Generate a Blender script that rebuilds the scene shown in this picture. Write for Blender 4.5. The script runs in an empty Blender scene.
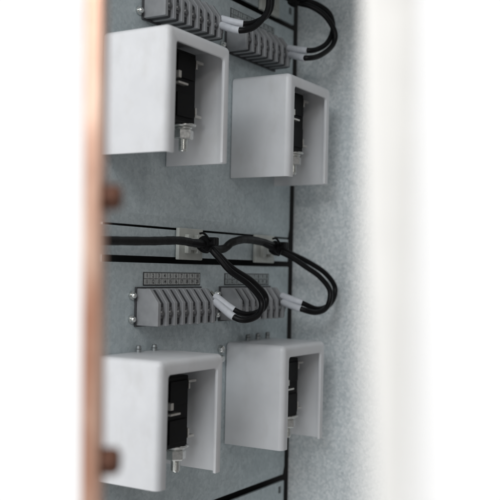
import bpy, bmesh, math, random
from mathutils import Vector, Matrix
random.seed(7)
scene = bpy.context.scene
COL = scene.collection
MM = 0.001

# ------------------------------------------------------------------ helpers
def setp(o, label=None, cat=None, group=None, kind=None):
    if label: o['label'] = label
    if cat: o['category'] = cat
    if group: o['group'] = group
    if kind: o['kind'] = kind
    return o

def thing(name, label, cat, loc=(0, 0, 0), group=None, rotz=0.0):
    o = bpy.data.objects.new(name, None)
    COL.objects.link(o)
    o.empty_display_size = 0.01
    o.location = loc
    o.rotation_euler = (0, 0, rotz)
    return setp(o, label, cat, group)

def obj(name, bm, mat, parent=None, smooth=False, loc=None, angle=35):
    bmesh.ops.recalc_face_normals(bm, faces=bm.faces[:])
    me = bpy.data.meshes.new(name)
    bm.to_mesh(me)
    bm.free()
    if smooth:
        me.polygons.foreach_set('use_smooth', [True] * len(me.polygons))
        me.set_sharp_from_angle(angle=math.radians(angle))
    me.materials.append(mat)
    o = bpy.data.objects.new(name, me)
    COL.objects.link(o)
    if parent: o.parent = parent
    if loc: o.location = loc
    return o

def dup(root, loc, label=None, group=None):
    r = root.copy(); COL.objects.link(r); r.location = loc
    if label: r['label'] = label
    if group: r['group'] = group
    for ch in list(root.children):
        c = ch.copy(); COL.objects.link(c); c.parent = r
        for g in list(ch.children):
            d = g.copy(); COL.objects.link(d); d.parent = c
    return r

def box(bm, x0, x1, y0, y1, z0, z1, bev=0.0, seg=2):
    r = bmesh.ops.create_cube(bm, size=1.0)
    vs = r['verts']
    for v in vs:
        v.co = Vector((x0 + (v.co.x + .5) * (x1 - x0), y0 + (v.co.y + .5) * (y1 - y0), z0 + (v.co.z + .5) * (z1 - z0)))
    if bev > 0:
        es = list({e for v in vs for e in v.link_edges})
        bmesh.ops.bevel(bm, geom=es, offset=bev, segments=seg, profile=0.5, affect='EDGES')

def prism_x(bm, prof, x0, x1, bev=0.0):
    """profile of (y, z) points pulled along x"""
    a = [bm.verts.new((x0, y, z)) for y, z in prof]
    b = [bm.verts.new((x1, y, z)) for y, z in prof]
    fs = [bm.faces.new(a), bm.faces.new(b[::-1])]
    n = len(prof)
    for i in range(n):
        fs.append(bm.faces.new((a[i], b[i], b[(i + 1) % n], a[(i + 1) % n])))
    if bev > 0:
        es = list({e for f in fs for e in f.edges})
        bmesh.ops.bevel(bm, geom=es, offset=bev, segments=2, profile=0.5, affect='EDGES')

def catmull(P, n=8):
    P = [Vector(p) for p in P]
    Q = [P[0] * 2 - P[1]] + P + [P[-1] * 2 - P[-2]]
    out = []
    for i in range(1, len(Q) - 2):
        a, b, c, d = Q[i - 1], Q[i], Q[i + 1], Q[i + 2]
        for k in range(n):
            t = k / n
            out.append(0.5 * ((2 * b) + (c - a) * t + (2 * a - 5 * b + 4 * c - d) * t * t + (3 * b - a - 3 * c + d) * t ** 3))
    out.append(P[-1])
    return out

def tube(bm, P, r, sides=14, caps=True, flat=1.0, rfun=None):
    """r in metres; flat squashes the section along the path's second axis"""
    t = (P[1] - P[0]).normalized()
    n = t.cross(Vector((0.13, 0.2, 1))).normalized()
    rings = []
    for i, p in enumerate(P):
        if i == 0: t2 = (P[1] - P[0])
        elif i == len(P) - 1: t2 = (P[-1] - P[-2])
        else: t2 = (P[i + 1] - P[i - 1])
        t2.normalize()
        n = (n - t2 * n.dot(t2)).normalized()
        b = t2.cross(n)
        rr = r * (rfun(i / (len(P) - 1)) if rfun else 1)
        rings.append([bm.verts.new(p + (n * math.cos(2 * math.pi * k / sides) * flat + b * math.sin(2 * math.pi * k / sides)) * rr) for k in range(sides)])
    for i in range(len(rings) - 1):
        for k in range(sides):
            bm.faces.new((rings[i][k], rings[i][(k + 1) % sides], rings[i + 1][(k + 1) % sides], rings[i + 1][k]))
    if caps:
        bm.faces.new(rings[0]); bm.faces.new(rings[-1][::-1])

def lathe(bm, prof, axis='Z', sides=20, origin=(0, 0, 0)):
    """prof: (radius, height) pairs; closed by poles where the radius is 0"""
    rings = []
    def pt(r, h, a):
        c, s = math.cos(a) * r, math.sin(a) * r
        v = {'Z': (c, s, h), 'Y': (c, h, s), 'X': (h, c, s)}[axis]
        return Vector(v) + Vector(origin)
    for r, h in prof:
        if r < 1e-9: rings.append([bm.verts.new(pt(0, h, 0))])
        else: rings.append([bm.verts.new(pt(r, h, 2 * math.pi * k / sides)) for k in range(sides)])
    for A, B in zip(rings, rings[1:]):
        for k in range(sides):
            k2 = (k + 1) % sides
            if len(A) == 1 and len(B) == 1: continue
            if len(A) == 1: bm.faces.new((A[0], B[k], B[k2]))
            elif len(B) == 1: bm.faces.new((A[k], A[k2], B[0]))
            else: bm.faces.new((A[k], A[k2], B[k2], B[k]))

# ------------------------------------------------------------------ materials
def new_mat(name):
    m = bpy.data.materials.new(name); m.use_nodes = True
    nt = m.node_tree
    return m, nt, nt.nodes['Principled BSDF']

def mat(name, col, rough=0.5, metal=0.0, var=0.08, scale=120.0, bump=0.0, bscale=600.0, spec=0.5, rvar=0.1):
    m, nt, b = new_mat(name)
    L = nt.links
    tc = nt.nodes.new('ShaderNodeTexCoord')
    nz = nt.nodes.new('ShaderNodeTexNoise'); nz.inputs['Scale'].default_value = scale; nz.inputs['Detail'].default_value = 5
    L.new(tc.outputs['Object'], nz.inputs['Vector'])
    rp = nt.nodes.new('ShaderNodeValToRGB')
    rp.color_ramp.elements[0].position = .3; rp.color_ramp.elements[1].position = .7
    rp.color_ramp.elements[0].color = [c * (1 - var) for c in col] + [1]
    rp.color_ramp.elements[1].color = [min(1, c * (1 + var)) for c in col] + [1]
    L.new(nz.outputs['Fac'], rp.inputs['Fac'])
    L.new(rp.outputs['Color'], b.inputs['Base Color'])
    mr = nt.nodes.new('ShaderNodeMapRange')
    mr.inputs['To Min'].default_value = max(.02, rough - rvar); mr.inputs['To Max'].default_value = min(1, rough + rvar)
    L.new(nz.outputs['Fac'], mr.inputs['Value']); L.new(mr.outputs['Result'], b.inputs['Roughness'])
    b.inputs['Metallic'].default_value = metal
    b.inputs['Specular IOR Level'].default_value = spec
    if bump:
        n2 = nt.nodes.new('ShaderNodeTexNoise'); n2.inputs['Scale'].default_value = bscale; n2.inputs['Detail'].default_value = 3
        L.new(tc.outputs['Object'], n2.inputs['Vector'])
        bp = nt.nodes.new('ShaderNodeBump'); bp.inputs['Strength'].default_value = bump; bp.inputs['Distance'].default_value = 0.0004
        L.new(n2.outputs['Fac'], bp.inputs['Height']); L.new(bp.outputs['Normal'], b.inputs['Normal'])
    return m

def zinc(name, lo, mid, hi, vs=260.0, metal=0.35, rough=0.5, streak=0.3):
    """galvanised sheet: crystal spangle, fine grain and a few rolled streaks"""
    m, nt, b = new_mat(name); L = nt.links; N = nt.nodes
    tc = N.new('ShaderNodeTexCoord')
    wz = N.new('ShaderNodeTexNoise'); wz.inputs['Scale'].default_value = 200; wz.inputs['Detail'].default_value = 3
    L.new(tc.outputs['Object'], wz.inputs['Vector'])
    mx = N.new('ShaderNodeMix'); mx.data_type = 'VECTOR'; mx.inputs['Factor'].default_value = 0.0022
    L.new(tc.outputs['Object'], mx.inputs[4]); L.new(wz.outputs['Color'], mx.inputs[5])
    vo = N.new('ShaderNodeTexVoronoi'); vo.inputs['Scale'].default_value = vs
    L.new(mx.outputs[1], vo.inputs['Vector'])
    sp = N.new('ShaderNodeSeparateColor'); L.new(vo.outputs['Color'], sp.inputs['Color'])
    v2 = N.new('ShaderNodeTexVoronoi'); v2.inputs['Scale'].default_value = vs * 2.7
    L.new(mx.outputs[1], v2.inputs['Vector'])
    s2 = N.new('ShaderNodeSeparateColor'); L.new(v2.outputs['Color'], s2.inputs['Color'])
    cl = N.new('ShaderNodeTexNoise'); cl.inputs['Scale'].default_value = 22; cl.inputs['Detail'].default_value = 6
    L.new(tc.outputs['Object'], cl.inputs['Vector'])
    mp = N.new('ShaderNodeMapping'); mp.inputs['Scale'].default_value = (160, 160, 5)
    L.new(tc.outputs['Object'], mp.inputs['Vector'])
    st = N.new('ShaderNodeTexNoise'); st.inputs['Scale'].default_value = 1; st.inputs['Detail'].default_value = 4
    L.new(mp.outputs['Vector'], st.inputs['Vector'])
    def mul(a, k):
        x = N.new('ShaderNodeMath'); x.operation = 'MULTIPLY'; L.new(a, x.inputs[0]); x.inputs[1].default_value = k; return x.outputs[0]
    def add(a, c):
        x = N.new('ShaderNodeMath'); x.operation = 'ADD'; L.new(a, x.inputs[0]); L.new(c, x.inputs[1]); return x.outputs[0]
    tot = add(add(mul(sp.outputs[0], .42), mul(s2.outputs[0], .26)), add(mul(cl.outputs['Fac'], max(.10, .26 - streak * .5)), mul(st.outputs['Fac'], streak * .5 + .02)))
    # fine handling scratches, running slightly off the horizontal
    m3 = N.new('ShaderNodeMapping'); m3.inputs['Scale'].default_value = (9, 9, 420); m3.inputs['Rotation'].default_value = (.12, .22, 0)
    L.new(tc.outputs['Object'], m3.inputs['Vector'])
    n3 = N.new('ShaderNodeTexNoise'); n3.inputs['Scale'].default_value = 1; n3.inputs['Detail'].default_value = 3
    L.new(m3.outputs['Vector'], n3.inputs['Vector'])
    r3 = N.new('ShaderNodeMapRange'); r3.inputs['From Min'].default_value = .66; r3.inputs['From Max'].default_value = .78
    r3.inputs['To Min'].default_value = 0; r3.inputs['To Max'].default_value = -.22
    L.new(n3.outputs['Fac'], r3.inputs['Value'])
    tot = add(tot, r3.outputs['Result'])
    rp = N.new('ShaderNodeValToRGB')
    e = rp.color_ramp.elements
    e[0].position = .18; e[0].color = (*lo, 1); e[1].position = .72; e[1].color = (*hi, 1)
    k = e.new(.45); k.color = (*mid, 1)
    L.new(tot, rp.inputs['Fac']); L.new(rp.outputs['Color'], b.inputs['Base Color'])
    mr = N.new('ShaderNodeMapRange'); mr.inputs['To Min'].default_value = rough - .14; mr.inputs['To Max'].default_value = rough + .16
    L.new(sp.outputs[1], mr.inputs['Value']); L.new(mr.outputs['Result'], b.inputs['Roughness'])
    b.inputs['Metallic'].default_value = metal
    bp = N.new('ShaderNodeBump'); bp.inputs['Strength'].default_value = .25; bp.inputs['Distance'].default_value = .0003
    L.new(tot, bp.inputs['Height']); L.new(bp.outputs['Normal'], b.inputs['Normal'])
    return m

M_plate = zinc('galvanised_plate', (.465, .53, .552), (.52, .588, .61), (.59, .655, .675), vs=440, metal=.3, streak=.4)
M_wall = zinc('galvanised_wall', (.58, .63, .65), (.72, .77, .785), (.89, .92, .93), vs=520, metal=.3, streak=.06)
M_void = mat('gap_shade', (.014, .015, .016), .7, spec=.2)  # near-black, gives the gaps between the plates their shade by colour
M_rail = mat('black_rubber_strip', (.008, .008, .009), .5)
M_white = mat('white_abs', (.705, .715, .735), .38, var=.035, scale=60, bump=.05, bscale=2500, rvar=.06)
nt_ = M_white.node_tree; N_ = nt_.nodes; L_ = nt_.links
tc_ = N_.new('ShaderNodeTexCoord'); mp_ = N_.new('ShaderNodeMapping'); mp_.inputs['Scale'].default_value = (60, 60, 34)
L_.new(tc_.outputs['Object'], mp_.inputs['Vector'])
oi_ = N_.new('ShaderNodeObjectInfo'); vm_ = N_.new('ShaderNodeVectorMath'); vm_.operation = 'ADD'
mu_ = N_.new('ShaderNodeMath'); mu_.operation = 'MULTIPLY'; mu_.inputs[1].default_value = 40; L_.new(oi_.outputs['Random'], mu_.inputs[0])
L_.new(mp_.outputs['Vector'], vm_.inputs[0]); L_.new(mu_.outputs[0], vm_.inputs[1])
nz_ = N_.new('ShaderNodeTexNoise'); nz_.inputs['Scale'].default_value = 1; nz_.inputs['Detail'].default_value = 7; nz_.inputs['Roughness'].default_value = .65
L_.new(vm_.outputs[0], nz_.inputs['Vector'])
rp_ = N_.new('ShaderNodeValToRGB'); rp_.color_ramp.elements[0].position = .50; rp_.color_ramp.elements[1].position = .80
rp_.color_ramp.elements[0].color = (1, 1, 1, 1); rp_.color_ramp.elements[1].color = (.90, .89, .87, 1)
L_.new(nz_.outputs['Fac'], rp_.inputs['Fac'])
mxw = N_.new('ShaderNodeMix'); mxw.data_type = 'RGBA'; mxw.blend_type = 'MULTIPLY'; mxw.inputs['Factor'].default_value = 1
bs_ = N_['Principled BSDF']; src_ = bs_.inputs['Base Color'].links[0].from_socket
L_.new(src_, mxw.inputs[6]); L_.new(rp_.outputs['Color'], mxw.inputs[7]); L_.new(mxw.outputs[2], bs_.inputs['Base Color'])
M_term = mat('grey_polyamide', (.28, .285, .295), .42, var=.08, scale=200, bump=.08, bscale=2500)
M_term_d = mat('shade_grey_polyamide', (.045, .046, .05), .55, var=.1, scale=200)  # darker than the fins, puts the shade between them into the colour
M_black = mat('black_phenolic', (.005, .005, .0055), .5, var=.3, scale=150, spec=.15)
M_cable = mat('black_pvc', (.0035, .0035, .0042), .42, var=.25, scale=200, bump=.08, bscale=900, spec=.22)
M_sheath = mat('black_wrap', (.005, .005, .005), .42, var=.4, scale=300, bump=.3, bscale=700, spec=.3)
M_sleeve = mat('white_sleeve', (.62, .64, .68), .5, var=.06, scale=300, bump=.05)
M_ferrule = mat('tinned_copper', (.62, .60, .55), .3, metal=1, var=.1)
M_steel = mat('zinc_plated_steel', (.78, .79, .77), .22, metal=1, var=.14, scale=500, bump=.1)
M_steel_d = mat('dull_steel', (.20, .20, .205), .42, metal=.9, var=.2, scale=500)
M_tab = mat('tinned_tab', (.66, .64, .60), .35, metal=.9, var=.1, scale=300)
M_mount = mat('natural_nylon', (.52, .535, .50), .5, var=.08, scale=150, bump=.06)
M_label = mat('label_stock', (.46, .47, .465), .6, var=.12, scale=500)
M_ink = mat('black_ink', (.03, .03, .032), .6)
M_copper = mat('bare_copper', (.95, .60, .42), .36, metal=1, var=.10, scale=45, bump=.1, bscale=300)
def tarnish(m, c1, c2, lo, hi, sc):
    nt = m.node_tree; N = nt.nodes; L = nt.links; b = N['Principled BSDF']
    tc = N.new('ShaderNodeTexCoord'); mp = N.new('ShaderNodeMapping'); mp.inputs['Scale'].default_value = sc; L.new(tc.outputs['Object'], mp.inputs['Vector'])
    nz = N.new('ShaderNodeTexNoise'); nz.inputs['Scale'].default_value = 1; nz.inputs['Detail'].default_value = 5; L.new(mp.outputs['Vector'], nz.inputs['Vector'])
    rp = N.new('ShaderNodeValToRGB'); rp.color_ramp.elements[0].position = lo; rp.color_ramp.elements[1].position = hi
    rp.color_ramp.elements[0].color = (*c1, 1); rp.color_ramp.elements[1].color = (*c2, 1)
    L.new(nz.outputs['Fac'], rp.inputs['Fac']); L.new(rp.outputs['Color'], b.inputs['Base Color'])
tarnish(M_copper, (.97, .67, .52), (.55, .25, .16), .36, .68, (150, 150, 26))
M_bolt = mat('shaded_copper_bolt', (.15, .068, .044), .5, metal=.6, var=.2, scale=300)  # dark brown base colour carries the shade on the copper bolts
M_door = mat('white_powder_coat', (.80, .79, .765), .5, var=.03, scale=80, bump=.05, bscale=2000)

# ------------------------------------------------------------------ layout
S = 0.2105                               # row pitch
ZA, ZB1, ZB2 = 0.0310, 0.01052, 0.00578  # seam above the cable strip, dark slot below it
PX0, PX1 = -0.2628, -0.0042              # ends of the plates
WX = 0.0025                              # face of the side wall

# setting: back sheet behind the plates, the plates, the cable strips and the side wall
bm = bmesh.new(); box(bm, -.243, .075, .0100, .012, -.40, .262)
setp(obj('back_sheet', bm, M_void), kind='structure')

def plate(z0, z1, hole=None, lip=True):
    """sheet with a slightly folded lower lip; hole = (x, z, half width, half height)"""
    bm = bmesh.new()
    zl = z0 + .0075 if lip else z0
    if hole:
        hx, hz, a, c = hole
        box(bm, PX0, hx - a, 0, .002, zl, z1)
        box(bm, hx + a, PX1, 0, .002, zl, z1)
        box(bm, hx - a, hx + a, 0, .002, zl, hz - c)
        box(bm, hx - a, hx + a, 0, .002, hz + c, z1)
    else:
        prism_x(bm, [(0, zl), (0, z1 - .0006), (.0006, z1), (.002, z1), (.002, zl)], PX0, PX1)
    if lip:
        prism_x(bm, [(0, zl), (.002, zl), (.0034, z0), (.0012, z0)], PX0, PX1)
    return bm

setp(obj('mounting_plate', plate(ZA + .0008, S + ZB2), M_plate), kind='structure')
setp(obj('mounting_plate', plate(ZA - S + .0026, ZB2), M_plate), kind='structure')
setp(obj('mounting_plate', plate(-.31, ZA - S - .0028, hole=(-.0108, -.1892,   .0026, .0031), lip=False), M_plate), kind='structure')
setp(obj('mounting_plate', plate(ZB1 + S, .262, hole=(-.0103, .2321,   .0026, .0031), lip=False), M_plate), kind='structure')
bm = bmesh.new(); prism_x(bm, [(.0008, ZB1), (.0008, ZA - .0014), (.0014, ZA - .0008), (.0028, ZA - .0008), (.0028, ZB1)], PX0, PX1)
setp(obj('cable_strip', bm, M_plate), kind='structure')

bm = bmesh.new()
# side wall with a rolled front edge
prism_pts = [(WX, -.0006), (WX, -.0935), (WX + .0012, -.0950), (WX + .003, -.0950), (WX + .003, -.0938), (WX + .0017, -.0935), (WX + .0015, -.0006)]
a = [bm.verts.new((x, y, -.36)) for x, y in prism_pts]; c = [bm.verts.new((x, y, .263)) for x, y in prism_pts]
n = len(a)
for i in range(n): bm.faces.new((a[i], a[(i + 1) % n], c[(i + 1) % n], c[i]))
bm.faces.new(a[::-1]); bm.faces.new(c)
setp(obj('side_wall', bm, M_wall), kind='structure')

bm = bmesh.new(); box(bm, PX0, .012, -.30, .009, .264, .266)  # unseen plate added above the view to darken the upper rows
setp(obj('shade_roof', bm, M_wall), kind='structure')

# ------------------------------------------------------------------ white covers
CX1, CX2, CZU, CZL = -.26119, -.10433, .15482, -.05499
CW, CH, CD = .07282, .080, .05179

def bool_cut(base, cutters):
    bms = []
    def mk(bm):
        me = bpy.data.meshes.new('cut'); bm.to_mesh(me); bm.free()
        o = bpy.data.objects.new('cut', me); COL.objects.link(o); return o
    o = mk(base); cs = [mk(c) for c in cutters]
    for cobj in cs:
        md = o.modifiers.new('b', 'BOOLEAN'); md.operation = 'DIFFERENCE'; md.solver = 'EXACT'; md.object = cobj
    bv = o.modifiers.new('bev', 'BEVEL'); bv.width = .0005; bv.segments = 2; bv.limit_method = 'ANGLE'; bv.angle_limit = math.radians(50)
    dg = bpy.context.evaluated_depsgraph_get(); dg.update()
    me = bpy.data.meshes.new_from_object(o.evaluated_get(dg))
    out = bmesh.new(); out.from_mesh(me)
    for x in [o] + cs: bpy.data.objects.remove(x)
    return out

def cover_mesh():
    W, H, D, t, a = CW, CH, CD, .0023, .0088
    b = bmesh.new()
    r = bmesh.ops.create_cube(b, size=1)
    for v in r['verts']:
        v.co = Vector(((v.co.x + .5) * W, (v.co.y - .5) * D, (v.co.z - .5) * H))
    # round the two front uprights and the three outer top edges
    es = []
    for e in b.edges:
        p, q = e.verts[0].co, e.verts[1].co
        up = abs(p.x - q.x) < 1e-6 and abs(p.y - q.y) < 1e-6 and p.y < -D * .9
        top = p.z > -1e-6 and q.z > -1e-6 and not (p.y > -1e-6 and q.y > -1e-6)
        if up or top: es.append(e)
    bmesh.ops.bevel(b, geom=es, offset=.0042, segments=7, profile=.5, affect='EDGES')
    c1 = bmesh.new(); box(c1, t, W - t, -D + t, .01, -H - .02, -t)
    c2 = bmesh.new()
    pts = []
    rr = .0026
    x0, x1, zt = a - .0003, W - a + .0003, -a - .0004
    for k in range(7):
        an = math.pi - k * math.pi / 12
        pts.append((x0 + rr + math.cos(an) * rr, zt - rr + math.sin(an) * rr))
    for k in range(7):
        an = math.pi / 2 - k * math.pi / 12
        pts.append((x1 - rr + math.cos(an) * rr, zt - rr + math.sin(an) * rr))
    pts += [(x1, -H - .02), (x0, -H - .02)]
    A = [c2.verts.new((x, -D - .01, z)) for x, z in pts]; B = [c2.verts.new((x, -D + t + .004, z)) for x, z in pts]
    n = len(A)
    c2.faces.new(A); c2.faces.new(B[::-1])
    for i in range(n): c2.faces.new((A[i], A[(i + 1) % n], B[(i + 1) % n], B[i]))
    bmesh.ops.recalc_face_normals(c2, faces=c2.faces[:])
    return bool_cut(b, [c1, c2])

GC = 'white plastic covers over the fuse holders'
cov = obj('plastic_cover', cover_mesh(), M_white, smooth=True, loc=(CX1, -.0004, CZU), angle=40)
setp(cov, 'white plastic cover at the upper left beside the copper bar, under a terminal block', 'cover', GC)
for (x, z, lab) in ((CX2, CZU, 'white plastic cover at the upper right, beside the side wall, shiny nut in its opening'),
                    (CX1, CZL, 'white plastic cover at the lower left, a copper bolt head in front of it'),
                    (CX2, CZL, 'white plastic cover at the lower right, beside the side wall above the bottom seam')):
    c = cov.copy(); c.rotation_euler.z = {(CX2, CZU): .006, (CX1, CZL): -.005, (CX2, CZL): .009}[(x, z)]; COL.objects.link(c); c.location = (x, -.0004, z); c['label'] = lab

# ------------------------------------------------------------------ black holders inside the covers
def hexprism(bm, r, z0, z1, ch=.0006, rot=0.3):
    prof = [(r - ch, z0), (r, z0 + ch), (r, z1 - ch), (r - ch, z1)]
    rings = [[bm.verts.new((math.cos(k * math.pi / 3 + rot) * q, math.sin(k * math.pi / 3 + rot) * q, h)) for k in range(6)] for q, h in prof]
    for A, B in zip(rings, rings[1:]):
        for k in range(6): bm.faces.new((A[k], A[(k + 1) % 6], B[(k + 1) % 6], B[k]))
    bm.faces.new(rings[0][::-1]); bm.faces.new(rings[-1])

def make_holder():
    # origin: middle of the body's back, top; the body hangs 47 mm, 29 mm deep
    t = thing('fuse_holder', 'black fuse holder with tinned tabs inside the upper left white cover', 'fuse holder', group='black fuse holders inside the covers')
    b = bmesh.new()
    box(b, -.012, .012, -.029, 0, -.0470, 0, .0007)
    box(b, -.0135, -.0121, -.024, -.004, -.0180, -.0060, .0004)
    box(b, -.0135, -.0121, -.024, -.004, -.0420, -.0300, .0004)
    box(b, -.010, .010, -.0302, -.0291, -.0185, -.0030, .0003)
    box(b, -.010, .010, -.0302, -.0291, -.0440, -.0285, .0003)
    obj('body', b, M_black, t)
    # back foot that carries the body off the plate
    b = bmesh.new(); box(b, -.009, .009, .0002, .0078, -.044, -.003, .0005)
    obj('foot', b, M_black, t)
    for z, ln in ((-.0045, .0090), (-.0415, .0080)):
        b = bmesh.new()
        box(b, .0122, .0122 + ln, -.0292, -.0225, z - .0009, z + .0009, .0003)
        box(b, .0122, .0142, -.0292, -.0225, z + (.0010 if z < -.02 else -.0050), z + (.0056 if z < -.02 else -.0010), .0003)
        obj('contact_tab', b, M_tab, t)
    b = bmesh.new()
    box(b, -.0150, -.0040, -.0345, -.0303, -.0242, -.0228, .0003)
    box(b, -.0150, -.0120, -.0345, -.0285, -.0205, -.0158, .0003)
    obj('contact_tab', b, M_tab, t)
    b = bmesh.new()
    lathe(b, [(0, -.0655), (.0025, -.0655), (.0030, -.0648), (.0030, -.0472), (0, -.0472)], sides=16)
    for k in range(10):
        lathe(b, [(.0029, -.0645 + k * .0008), (.0034, -.0641 + k * .0008), (.0029, -.0637 + k * .0008)], sides=16)
    st = obj('stud', b, M_steel, t, smooth=True, loc=(.0098, -.0215, 0))
    b = bmesh.new(); lathe(b, [(0, -.0487), (.0084, -.0487), (.0087, -.0484), (.0087, -.0475), (.0084, -.0471), (0, -.0471)], sides=24)
    obj('washer', b, M_steel, st, smooth=True)
    b = bmesh.new(); lathe(b, [(0, -.0505), (.0056, -.0505), (.0060, -.0501), (.0060, -.0493), (.0056, -.0488), (0, -.0488)], sides=24)
    obj('spring_washer', b, M_steel, st, smooth=True)
    b = bmesh.new(); hexprism(b, .0070, -.0572, -.0506, .0008)
    obj('nut', b, M_steel, st)
    return t
h0 = make_holder()
hy = -.0080
h0.location = (CX1 + .0402, hy, CZU - .0078)
dup(h0, (CX2 + .0402, hy, CZU - .0078), 'black fuse holder inside the upper right white cover, beside the side wall')
dup(h0, (CX1 + .0402, hy, CZL - .0137), 'black fuse holder with bolt inside the lower left white cover')
dup(h0, (CX2 + .0402, hy, CZL - .0132), 'black fuse holder half hidden inside the lower right white cover')

# ------------------------------------------------------------------ terminal blocks
GT = 'grey barrier terminal blocks'
def make_terminal():
    # origin: left end on the plate, mid-height
    t = thing('terminal_block', 'grey terminal block at the lower left, two bright screws at its end', 'terminal block', group=GT)
    full = [(0, -.0122), (0, .0130), (-.0120, .0130), (-.0195, .0035), (-.0195, -.0122)]
    b = bmesh.new(); prism_x(b, full, 0, .0034, .0004)
    obj('end_plate', b, M_term, t)
    b = bmesh.new()
    prism_x(b, [(0, -.0118), (0, .0122), (-.0095, .0122), (-.0168, .0030), (-.0168, -.0112), (-.0140, -.0118)], .0035, .0760, .0002)
    obj('body', b, M_term_d, t)
    b = bmesh.new(); box(b, -.0010, .0785, -.0016, -.0001, -.0132, .0140, .0003)
    obj('base', b, M_term_d, t)
    fin = [(-.0010, -.0122), (-.0010, .0130), (-.0124, .0130), (-.0195, .0035), (-.0195, -.0122)]
    for k in range(1, 8):
        b = bmesh.new(); prism_x(b, fin, k * .0096, k * .0096 + .0033, .0004)
        obj('barrier', b, M_term, t)
    for k in range(8):
        x = .0034 + k * .0096 + .0031
        b = bmesh.new()
        box(b, x - .0024, x + .0024, -.0174, -.0169, -.0072, .0008, .0002)
        pl = obj('clamp_plate', b, M_steel_d, t)
        b = bmesh.new()
        lathe(b, [(.0021, -.0175), (.0021, -.0184), (.0015, -.0191), (0, -.0192)], axis='Y', sides=14, origin=(x, 0, -.0032))
        obj('terminal_screw', b, M_steel_d, pl, smooth=True)
    for z in (.0082, -.0080):
        b = bmesh.new()
        lathe(b, [(.0021, -.0013), (.0022, -.0019), (.0019, -.0031), (.0011, -.0038), (0, -.0040)], axis='Y', sides=20, origin=(-.0042, 0, z))
        lathe(b, [(.0029, -.0003), (.0029, -.0012), (.0021, -.0013)], axis='Y', sides=20, origin=(-.0042, 0, z))
        obj('mounting_screw', b, M_steel, t, smooth=True)
    return t
TX1, TX2, TZ = -.2215, -.1160, -.0248
t0 = make_terminal(); t0.location = (TX1, 0, TZ)
dup(t0, (TX2, 0, TZ), 'grey terminal block half hidden behind a cable loop, lower right, beside the side wall')
dup(t0, (TX1, 0, TZ + S), 'grey terminal block cut off by the top of the photo, above the upper left cover')
dup(t0, (TX2, 0, TZ + S), 'dim grey terminal block above the upper right white cover')

# ------------------------------------------------------------------ marking strips
def digit(bm, text, x, z, h):
    cu = bpy.data.curves.new('print', 'FONT'); cu.body = text; cu.size = h * 1.02; cu.align_x = 'CENTER'; cu.align_y = 'CENTER'
    cu.extrude = .00004; cu.resolution_u = 3; cu.space_character = .85; cu.offset = .00005
    o = bpy.data.objects.new('print', cu); COL.objects.link(o)
    dg = bpy.context.evaluated_depsgraph_get(); dg.update()
    me = bpy.data.meshes.new_from_object(o.evaluated_get(dg))
    me.transform(Matrix.Translation((x, -.00050, z)) @ Matrix.Rotation(math.pi / 2, 4, 'X'))
    bm.from_mesh(me)
    bpy.data.objects.remove(o)

def make_strip(nm_fill):
    t = thing('marking_strip', 'number strip of two rows of cells above the lower left terminal block', 'label', group='printed strips above the terminals')
    W, H = .0700, .0094
    b = bmesh.new(); box(b, 0, W, -.0003, -.00005, -H, 0)
    obj('backing', b, M_ink, t)
    rnd = random.Random(3)
    b = bmesh.new(); g = bmesh.new()
    n = 10; cw = (W - .0012) / n
    for r in range(2):
        z1 = -.0006 - r * .0042; z0 = z1 - .0038
        for k in range(n):
            x0 = .0006 + k * cw + .0003; x1 = .0006 + (k + 1) * cw - .0003
            box(b, x0, x1, -.00045, -.0001, z0, z1)
            digit(g, str(r * n + k + 1), (x0 + x1) / 2, (z0 + z1) / 2, z1 - z0)
    obj('cells', b, nm_fill, t); obj('print', g, M_ink, t)
    return t
LX1, LX2, LZ = -.2135, -.1092, -.0006
s0 = make_strip(M_label); s0.location = (LX1, 0, LZ)
M_label2 = mat('label_print_on_zinc', (.38, .42, .43), .6, var=.12, scale=500)
s1 = dup(s0, (LX2, 0, LZ), 'number strip partly behind the black cable loop, above the lower right terminal block')
s2 = dup(s0, (LX2, 0, LZ + S), 'number strip near the top edge, above the upper right terminal block')
for s in (s1, s2):
    for ch in s.children:
        if ch.name.startswith('cells'):
            ch.data = ch.data.copy(); ch.data.materials[0] = M_label2

# ------------------------------------------------------------------ wires
W = {}
W['A1'] = [(-184,-14.4,21.4),(-161.6,-16,21.4),(-155.8,-22,15),(-146,-30,3.6),(-130.3,-38,-5.8),(-116.6,-42,-17),(-121.7,-43,-26.6),(-138.3,-40,-30.4),(-146.8,-33,-27.2),(-148.4,-19,-18.5),(-147.5,-13,-14.6)]
W['A2'] = [(-184,-14.6,21.2),(-164.7,-19,19.1),(-160.5,-26,12),(-155.1,-34,1.4),(-142.6,-42,-7.9),(-131.8,-47,-19.6),(-136,-48,-29.7),(-147.9,-45,-33.9),(-153,-37,-31.9),(-151.3,-21,-22.4),(-149,-15,-19.7)]
W['B1'] = [(-80,-14.8,25.3),(-55.7,-16,21.9),(-42.4,-24,16.5),(-28.7,-34,9.4),(-18.1,-44,0.4),(-10.4,-49,-11.4),(-17.6,-49,-24),(-35.8,-46,-28.7),(-49.3,-38,-23.8),(-49.3,-21,-19),(-45.3,-14,-17.2)]
W['B2'] = [(-80,-15.2,25.2),(-61,-19,19.3),(-51.5,-28,13.8),(-43.5,-38,5.9),(-35.3,-47,-2.2),(-28.3,-53,-13.7),(-33.3,-53,-26.8),(-45.3,-49,-31.2),(-56.6,-41,-28.4),(-51,-23,-24.3),(-45.2,-16,-22.2)]
W['UA1'] = [(-118.5,-30,238.7),(-113.3,-38,223.5),(-118.3,-43,207.7),(-123.8,-43,195.6),(-134.5,-39,187.4),(-144.8,-34,184),(-149.1,-20,188),(-146.7,-13,191.3)]
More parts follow.
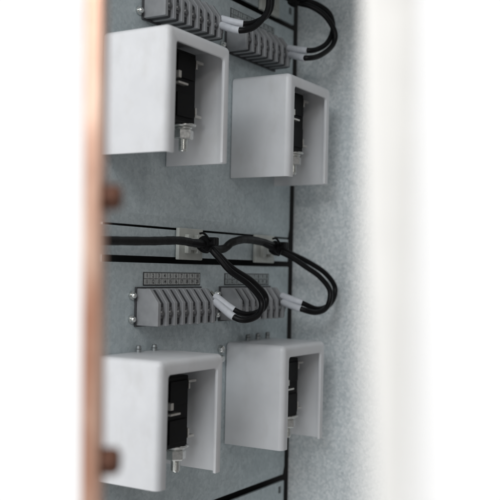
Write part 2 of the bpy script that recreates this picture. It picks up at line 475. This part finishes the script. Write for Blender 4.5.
W['UA2'] = [(-131,-34,234.3),(-126.2,-42,219.3),(-129.7,-47,204.1),(-133.7,-47,192.6),(-143.9,-43,180.9),(-154.3,-37,176.6),(-151.8,-21,182.3),(-149.3,-14,186)]
W['UB1'] = [(-49.7,-16,234.4),(-37.6,-22,231.8),(-31.3,-34,229.3),(-22.6,-44,221.7),(-24.6,-49,207.9),(-31.5,-48,194.6),(-43.7,-45,186.3),(-52.8,-40,183.6),(-48.2,-22,188.2),(-45.9,-14,192.5)]
W['UB2'] = [(-55,-19,230.1),(-45,-26,226.8),(-42.5,-38,222.5),(-36.2,-48,214.5),(-28.7,-53,202.2),(-31.9,-52,190.7),(-49.5,-49,178.9),(-62.6,-43,175.1),(-48,-23,182.7),(-44,-15,186.9)]
LABW = {
 'A1': 'black wire of the lower left loop, its white sleeve the upper one of the pair',
 'A2': 'black wire of the lower left loop, hanging lowest with the lower white sleeve',
 'B1': 'black wire of the lower right loop, the outer one nearest the side wall',
 'B2': 'black wire of the lower right loop, inner one with the lower white sleeve',
 'UA1': 'black wire at the top centre ending in the upper of two white sleeves',
 'UA2': 'black wire at the top centre ending in the lower of two white sleeves',
 'UB1': 'black wire of the upper right loop, with the shorter bend and upper white sleeve',
 'UB2': 'black wire of the upper right loop, the lower outer bend over the side wall'}
GW = 'black control wires with white sleeves'
for key, pts in W.items():
    P = catmull([Vector(p) * MM for p in pts], 10)
    nseg = len(P) - 1
    i0 = nseg - 20                       # the white sleeve covers the last span but one
    ie = nseg - 8
    P0 = P[0]
    t = thing('wire', LABW[key], 'wire', P0, GW)
    Q = [p - P0 for p in P]
    b = bmesh.new(); tube(b, Q[:i0 + 2], .0022)
    obj('insulation', b, M_cable, t, smooth=True)
    b = bmesh.new(); tube(b, Q[i0:ie + 1], .0028)
    obj('sleeve', b, M_sleeve, t, smooth=True)
    b = bmesh.new(); tube(b, Q[ie - 1:], .0012, 10)
    obj('ferrule', b, M_ferrule, t, smooth=True)

# wrapped harnesses along the strips
T1 = [(-274,-10,18.9),(-262,-10,19.2),(-222.4,-12,20.5),(-192.7,-14,22),(-176,-15,21),(-163,-17,20)]
T2 = [(-156.1,-8,19.3),(-129.1,-10,17.9),(-119.7,-13,23.3),(-102.2,-14,26.3),(-77.2,-15,25.2),(-57.8,-17,21.8)]
def harness(pts, r, label, dz=0):
    P = catmull([(Vector(p) + Vector((0, 0, dz))) * MM for p in pts], 14)
    b = bmesh.new()
    rn = random.Random(len(label))
    ph = rn.uniform(0, 6)
    tube(b, P, r, 16, rfun=lambda t: 1 + .02 * math.sin(t * 60 + ph) + .015 * math.sin(t * 137))
    o = obj('cable_harness', b, M_sheath, smooth=True)
    setp(o, label, 'cable', 'wrapped black harnesses')
harness(T1, .0030, 'wrapped black cable harness running in from behind the copper bar to the first tie')
harness(T2, .0031, 'arched black cable harness between the two lower tie mounts')
harness(T2, .0031, 'black cable harness at the top edge ending at the upper right loop', 210.5)

# ties: strap round the bundle, lock head, two cut tails
def tie(pos, axis, r, label):
    t = thing('cable_tie', label, 'cable tie', pos, 'black cable ties')
    A = Vector(axis).normalized()
    u = A.cross(Vector((0, 1, 0))).normalized(); v = A.cross(u)
    b = bmesh.new()
    P = [A * (k / 6 - .5) * .0062 for k in range(7)]
    tube(b, P, r, 18, rfun=lambda q: .93 + .07 * math.sin(q * math.pi))
    obj('strap', b, M_black, t, smooth=True)
    b = bmesh.new(); box(b, -.0030, .0030, -.0034, .0024, -.0030, .0030, .0009)
    bmesh.ops.translate(b, verts=b.verts[:], vec=Vector((0, -r - .0008, .0022)))
    obj('lock_head', b, M_black, t)
    for sg, ln in ((1, 1.0), (-1, .85)):
        b = bmesh.new()
        P = catmull([Vector((0, -r * .9, sg * .0018)), Vector((-.0055 * ln, -r - .001, sg * .0034)), Vector((-.0105 * ln, -r - .002, sg * .0058)), Vector((-.0140 * ln, -r - .0015, sg * .0064 + .0012)), Vector((-.0165 * ln, -r, sg * .0050 + .0022))], 6)
        tube(b, P, .0008, 8)
        obj('tail', b, M_black, t, smooth=True)
    return t
tie((-.1622, -.0165, .0203), (1, -.1, -.4), .0062, 'black cable tie with two tails on the left tie mount')
tie((-.0580, -.0172, .0208), (1, -.4, -.4), .0060, 'black cable tie on the right tie mount, near the side wall')
tie((-.0440, -.0220, .2302), (1, -.4, -.3), .0060, 'black cable tie at the top edge, where the upper right loop begins')

# tie mounts
def make_mount():
    t = thing('tie_mount', 'translucent white tie mount block on the strip, behind the tie with two tails', 'cable tie mount', group='white cable tie mounts')
    b = bmesh.new(); box(b, 0, .031, -.0030, 0, -.0232, 0, .0006)
    obj('base', b, M_mount, t)
    b = bmesh.new()
    box(b, .0065, .0105, -.0068, -.0031, -.0185, -.0045, .0006)
    box(b, .0185, .0225, -.0068, -.0031, -.0185, -.0045, .0006)
    box(b, .0107, .0183, -.0068, -.0052, -.0160, -.0070, .0005)
    obj('bridge', b, M_mount, t)
    return t
m0 = make_mount(); m0.location = (-.1762, -.0002, .0320)
dup(m0, (-.0665, -.0002, .0318), 'translucent white tie mount block on the strip nearest the side wall, behind the arched harness')
dup(m0, (-.0665, -.0002, .0318 + S), 'tie mount block cut by the top edge of the photo, beside the small hole')

# small hardware on the plate above the lower covers
GP = 'pins standing above the lower covers'
def pin(x, z, label):
    b = bmesh.new()
    lathe(b, [(0, -.007), (.0019, -.007), (.0019, .0008), (.0014, .0016), (0, .0017)], sides=16)
    lathe(b, [(.0019, -.0010), (.0024, -.0007), (.0019, -.0004)], sides=16)
    setp(obj('pin', b, M_pin, smooth=True, loc=(x, -.0042, z)), label, 'pin', GP)
M_pin = mat('grey_pin', (.24, .255, .26), .4, metal=.5, var=.15)
pin(-.2220, -.0520, 'small grey pin above the lower left cover, the one nearer the copper bar')
pin(-.2042, -.0522, 'small grey pin above the lower left cover, the one nearer the front corner')
pin(-.0780, -.0516, 'grey pin above the lower right cover, leftmost of three')
pin(-.0620, -.0514, 'grey pin above the lower right cover, middle of three')
pin(-.0460, -.0512, 'grey pin above the lower right cover, rightmost of three')
b = bmesh.new()
lathe(b, [(.0032, -.0001), (.0034, -.0012), (.0026, -.0030), (.0012, -.0036), (0, -.0036)], axis='Y', sides=20)
box(b, -.0004, .0004, -.0041, -.0036, -.0018, .0018)
lathe(b, [(.0030, 0), (.0030, -.0020), (.0022, -.0030), (0, -.0031)], axis='Y', sides=18, origin=(.0005, 0, -.0075))
setp(obj('panel_screw', b, M_steel, smooth=True, loc=(-.1128, 0, -.0600)), 'bright screw on the plate at the top left corner of the lower right cover', 'screw')

# ------------------------------------------------------------------ copper bar, close to the lens
yaw = 0.54013
bar = thing('copper_busbar', 'bright copper busbar out of focus along the left edge, bolted at two heights', 'busbar', (-.4913, -.1939, 0), rotz=yaw - math.pi / 2)
bar.rotation_euler.y = math.radians(-1.0)
b = bmesh.new(); box(b, -.0038, .0019, 0, .012, -.30, .30, .0005, 3)
obj('bar', b, M_copper, bar)
for z, r in ((.0256, .0044), (-.0610, .0046)):
    b = bmesh.new()
    lathe(b, [(.0026, .0017), (.0026, .0020), (r, .0021), (r, .0062), (r - .0012, .0078), (0, .0082)], axis='X', sides=24, origin=(0, .0066, z))
    bo = obj('bolt', b, M_bolt, bar, smooth=True)

# ------------------------------------------------------------------ blurred white door edge, very close on the right
bm = bmesh.new()
top, mid, bot = ((-500.6, -290.3), (-493.3, -302.4), 89.7), ((-562.5, -319.8), (-557.5, -328.1), 7.1), ((-606.9, -341.4), (-603.9, -346.3), -34.6)
def ext(a, b, k): return a + (b - a) * k
rows = []
for (l, r, z) in (top, mid, bot):
    rows.append((Vector((l[0], l[1], z)) * MM, Vector((r[0], r[1], z)) * MM))
rows = [(rows[0][0] + (rows[0][0] - rows[1][0]) * .6, rows[0][1] + (rows[0][1] - rows[1][1]) * .6)] + rows + [(rows[2][0] + (rows[2][0] - rows[1][0]) * .5, rows[2][1] + (rows[2][1] - rows[1][1]) * .5)]
sec = []
for l, r in rows:
    d = (r - l)
    nrm = Vector((-math.cos(yaw), -math.sin(yaw), 0))      # towards the lens
    # flat face, then a rounded return lip turning away from the lens
    pts = [l - nrm * .006, l - nrm * .0012, l + d * .02 - nrm * .0004, l + d * .06]
    for k in range(1, 15):
        q = k / 14
        pts.append(l + d * (.06 + .94 * q) - nrm * (.0016 * q ** 3))
    pts += [r - nrm * .009, r - nrm * .009 - d * .06, l + d * .9 - nrm * .0050, l + d * .6 - nrm * .0028, l + d * .16 - nrm * .0016, l + d * .12 - nrm * .006]
    sec.append([bm.verts.new(p) for p in pts])
n = len(sec[0])
for A, B in zip(sec, sec[1:]):
    for i in range(n): bm.faces.new((A[i], A[(i + 1) % n], B[(i + 1) % n], B[i]))
bm.faces.new(sec[0]); bm.faces.new(sec[-1][::-1])
setp(obj('cabinet_door', bm, M_door, smooth=True, angle=60), 'white cabinet door edge along the right, blurred and blown out', 'door')

# ------------------------------------------------------------------ light
world = bpy.data.worlds.new('World'); scene.world = world; world.use_nodes = True
nt = world.node_tree; bg = nt.nodes['Background']
tc = nt.nodes.new('ShaderNodeTexCoord')
vm = nt.nodes.new('ShaderNodeVectorMath'); vm.operation = 'DOT_PRODUCT'
vm.inputs[1].default_value = (-.25, .968, 0)
nt.links.new(tc.outputs['Generated'], vm.inputs[0])
rp = nt.nodes.new('ShaderNodeValToRGB')
rp.color_ramp.elements[0].position = .40; rp.color_ramp.elements[0].color = (.185, .182, .18, 1)
rp.color_ramp.elements[1].position = .50; rp.color_ramp.elements[1].color = (1, 1, 1, 1)
mr = nt.nodes.new('ShaderNodeMapRange'); mr.inputs['From Min'].default_value = -1; mr.inputs['From Max'].default_value = 1
nt.links.new(vm.outputs['Value'], mr.inputs['Value']); nt.links.new(mr.outputs['Result'], rp.inputs['Fac'])
nt.links.new(rp.outputs['Color'], bg.inputs['Color']); bg.inputs['Strength'].default_value = 1.02

def area(name, loc, target, size, power, col):
    l = bpy.data.lights.new(name, 'AREA'); l.shape = 'DISK'; l.size = size; l.energy = power; l.color = col
    o = bpy.data.objects.new(name, l); COL.objects.link(o); o.location = loc
    o.rotation_euler = (Vector(target) - Vector(loc)).to_track_quat('-Z', 'Y').to_euler()
    return o
area('key_lamp', (-1.9, -.56, .85), (-.2, 0, 0), .7, 7.6, (.88, .95, 1))
area('door_fill', (-.62, -.50, .34), (-.49, -.29, .12), .08, .42, (1, .965, .93))  # added light, whitens the top of the door edge
area('bar_fill', (-.78, -.24, .36), (-.49, -.19, .13), .08, .24, (1, .95, .9))  # added light, makes the upper part of the bar paler

# ------------------------------------------------------------------ camera
cam = bpy.data.cameras.new('camera'); co = bpy.data.objects.new('camera', cam); COL.objects.link(co)
R = ((0.51372327, -0.85766846, 0.02220853), (-0.02946205, 0.00823488, 0.99953198), (0.85744993, 0.51413714, 0.02103822))
r, u, f = [Vector(x) for x in R]
m = Matrix(((r.x, u.x, -f.x, -.71928), (r.y, u.y, -f.y, -.38882), (r.z, u.z, -f.z, .0029), (0, 0, 0, 1)))
co.matrix_world = m
cam.sensor_width = 36; cam.sensor_fit = 'HORIZONTAL'
cam.lens = 918.627 / 500 * 36
cam.clip_start = .02; cam.clip_end = 50
cam.dof.use_dof = True; cam.dof.focus_distance = .66; cam.dof.aperture_fstop = 7.6
scene.camera = co
vs = scene.view_settings
vs.view_transform = 'Standard'; vs.look = 'None'; vs.exposure = 0; vs.gamma = 1
scene.cycles.use_denoising = True
scene.cycles.max_bounces = 8
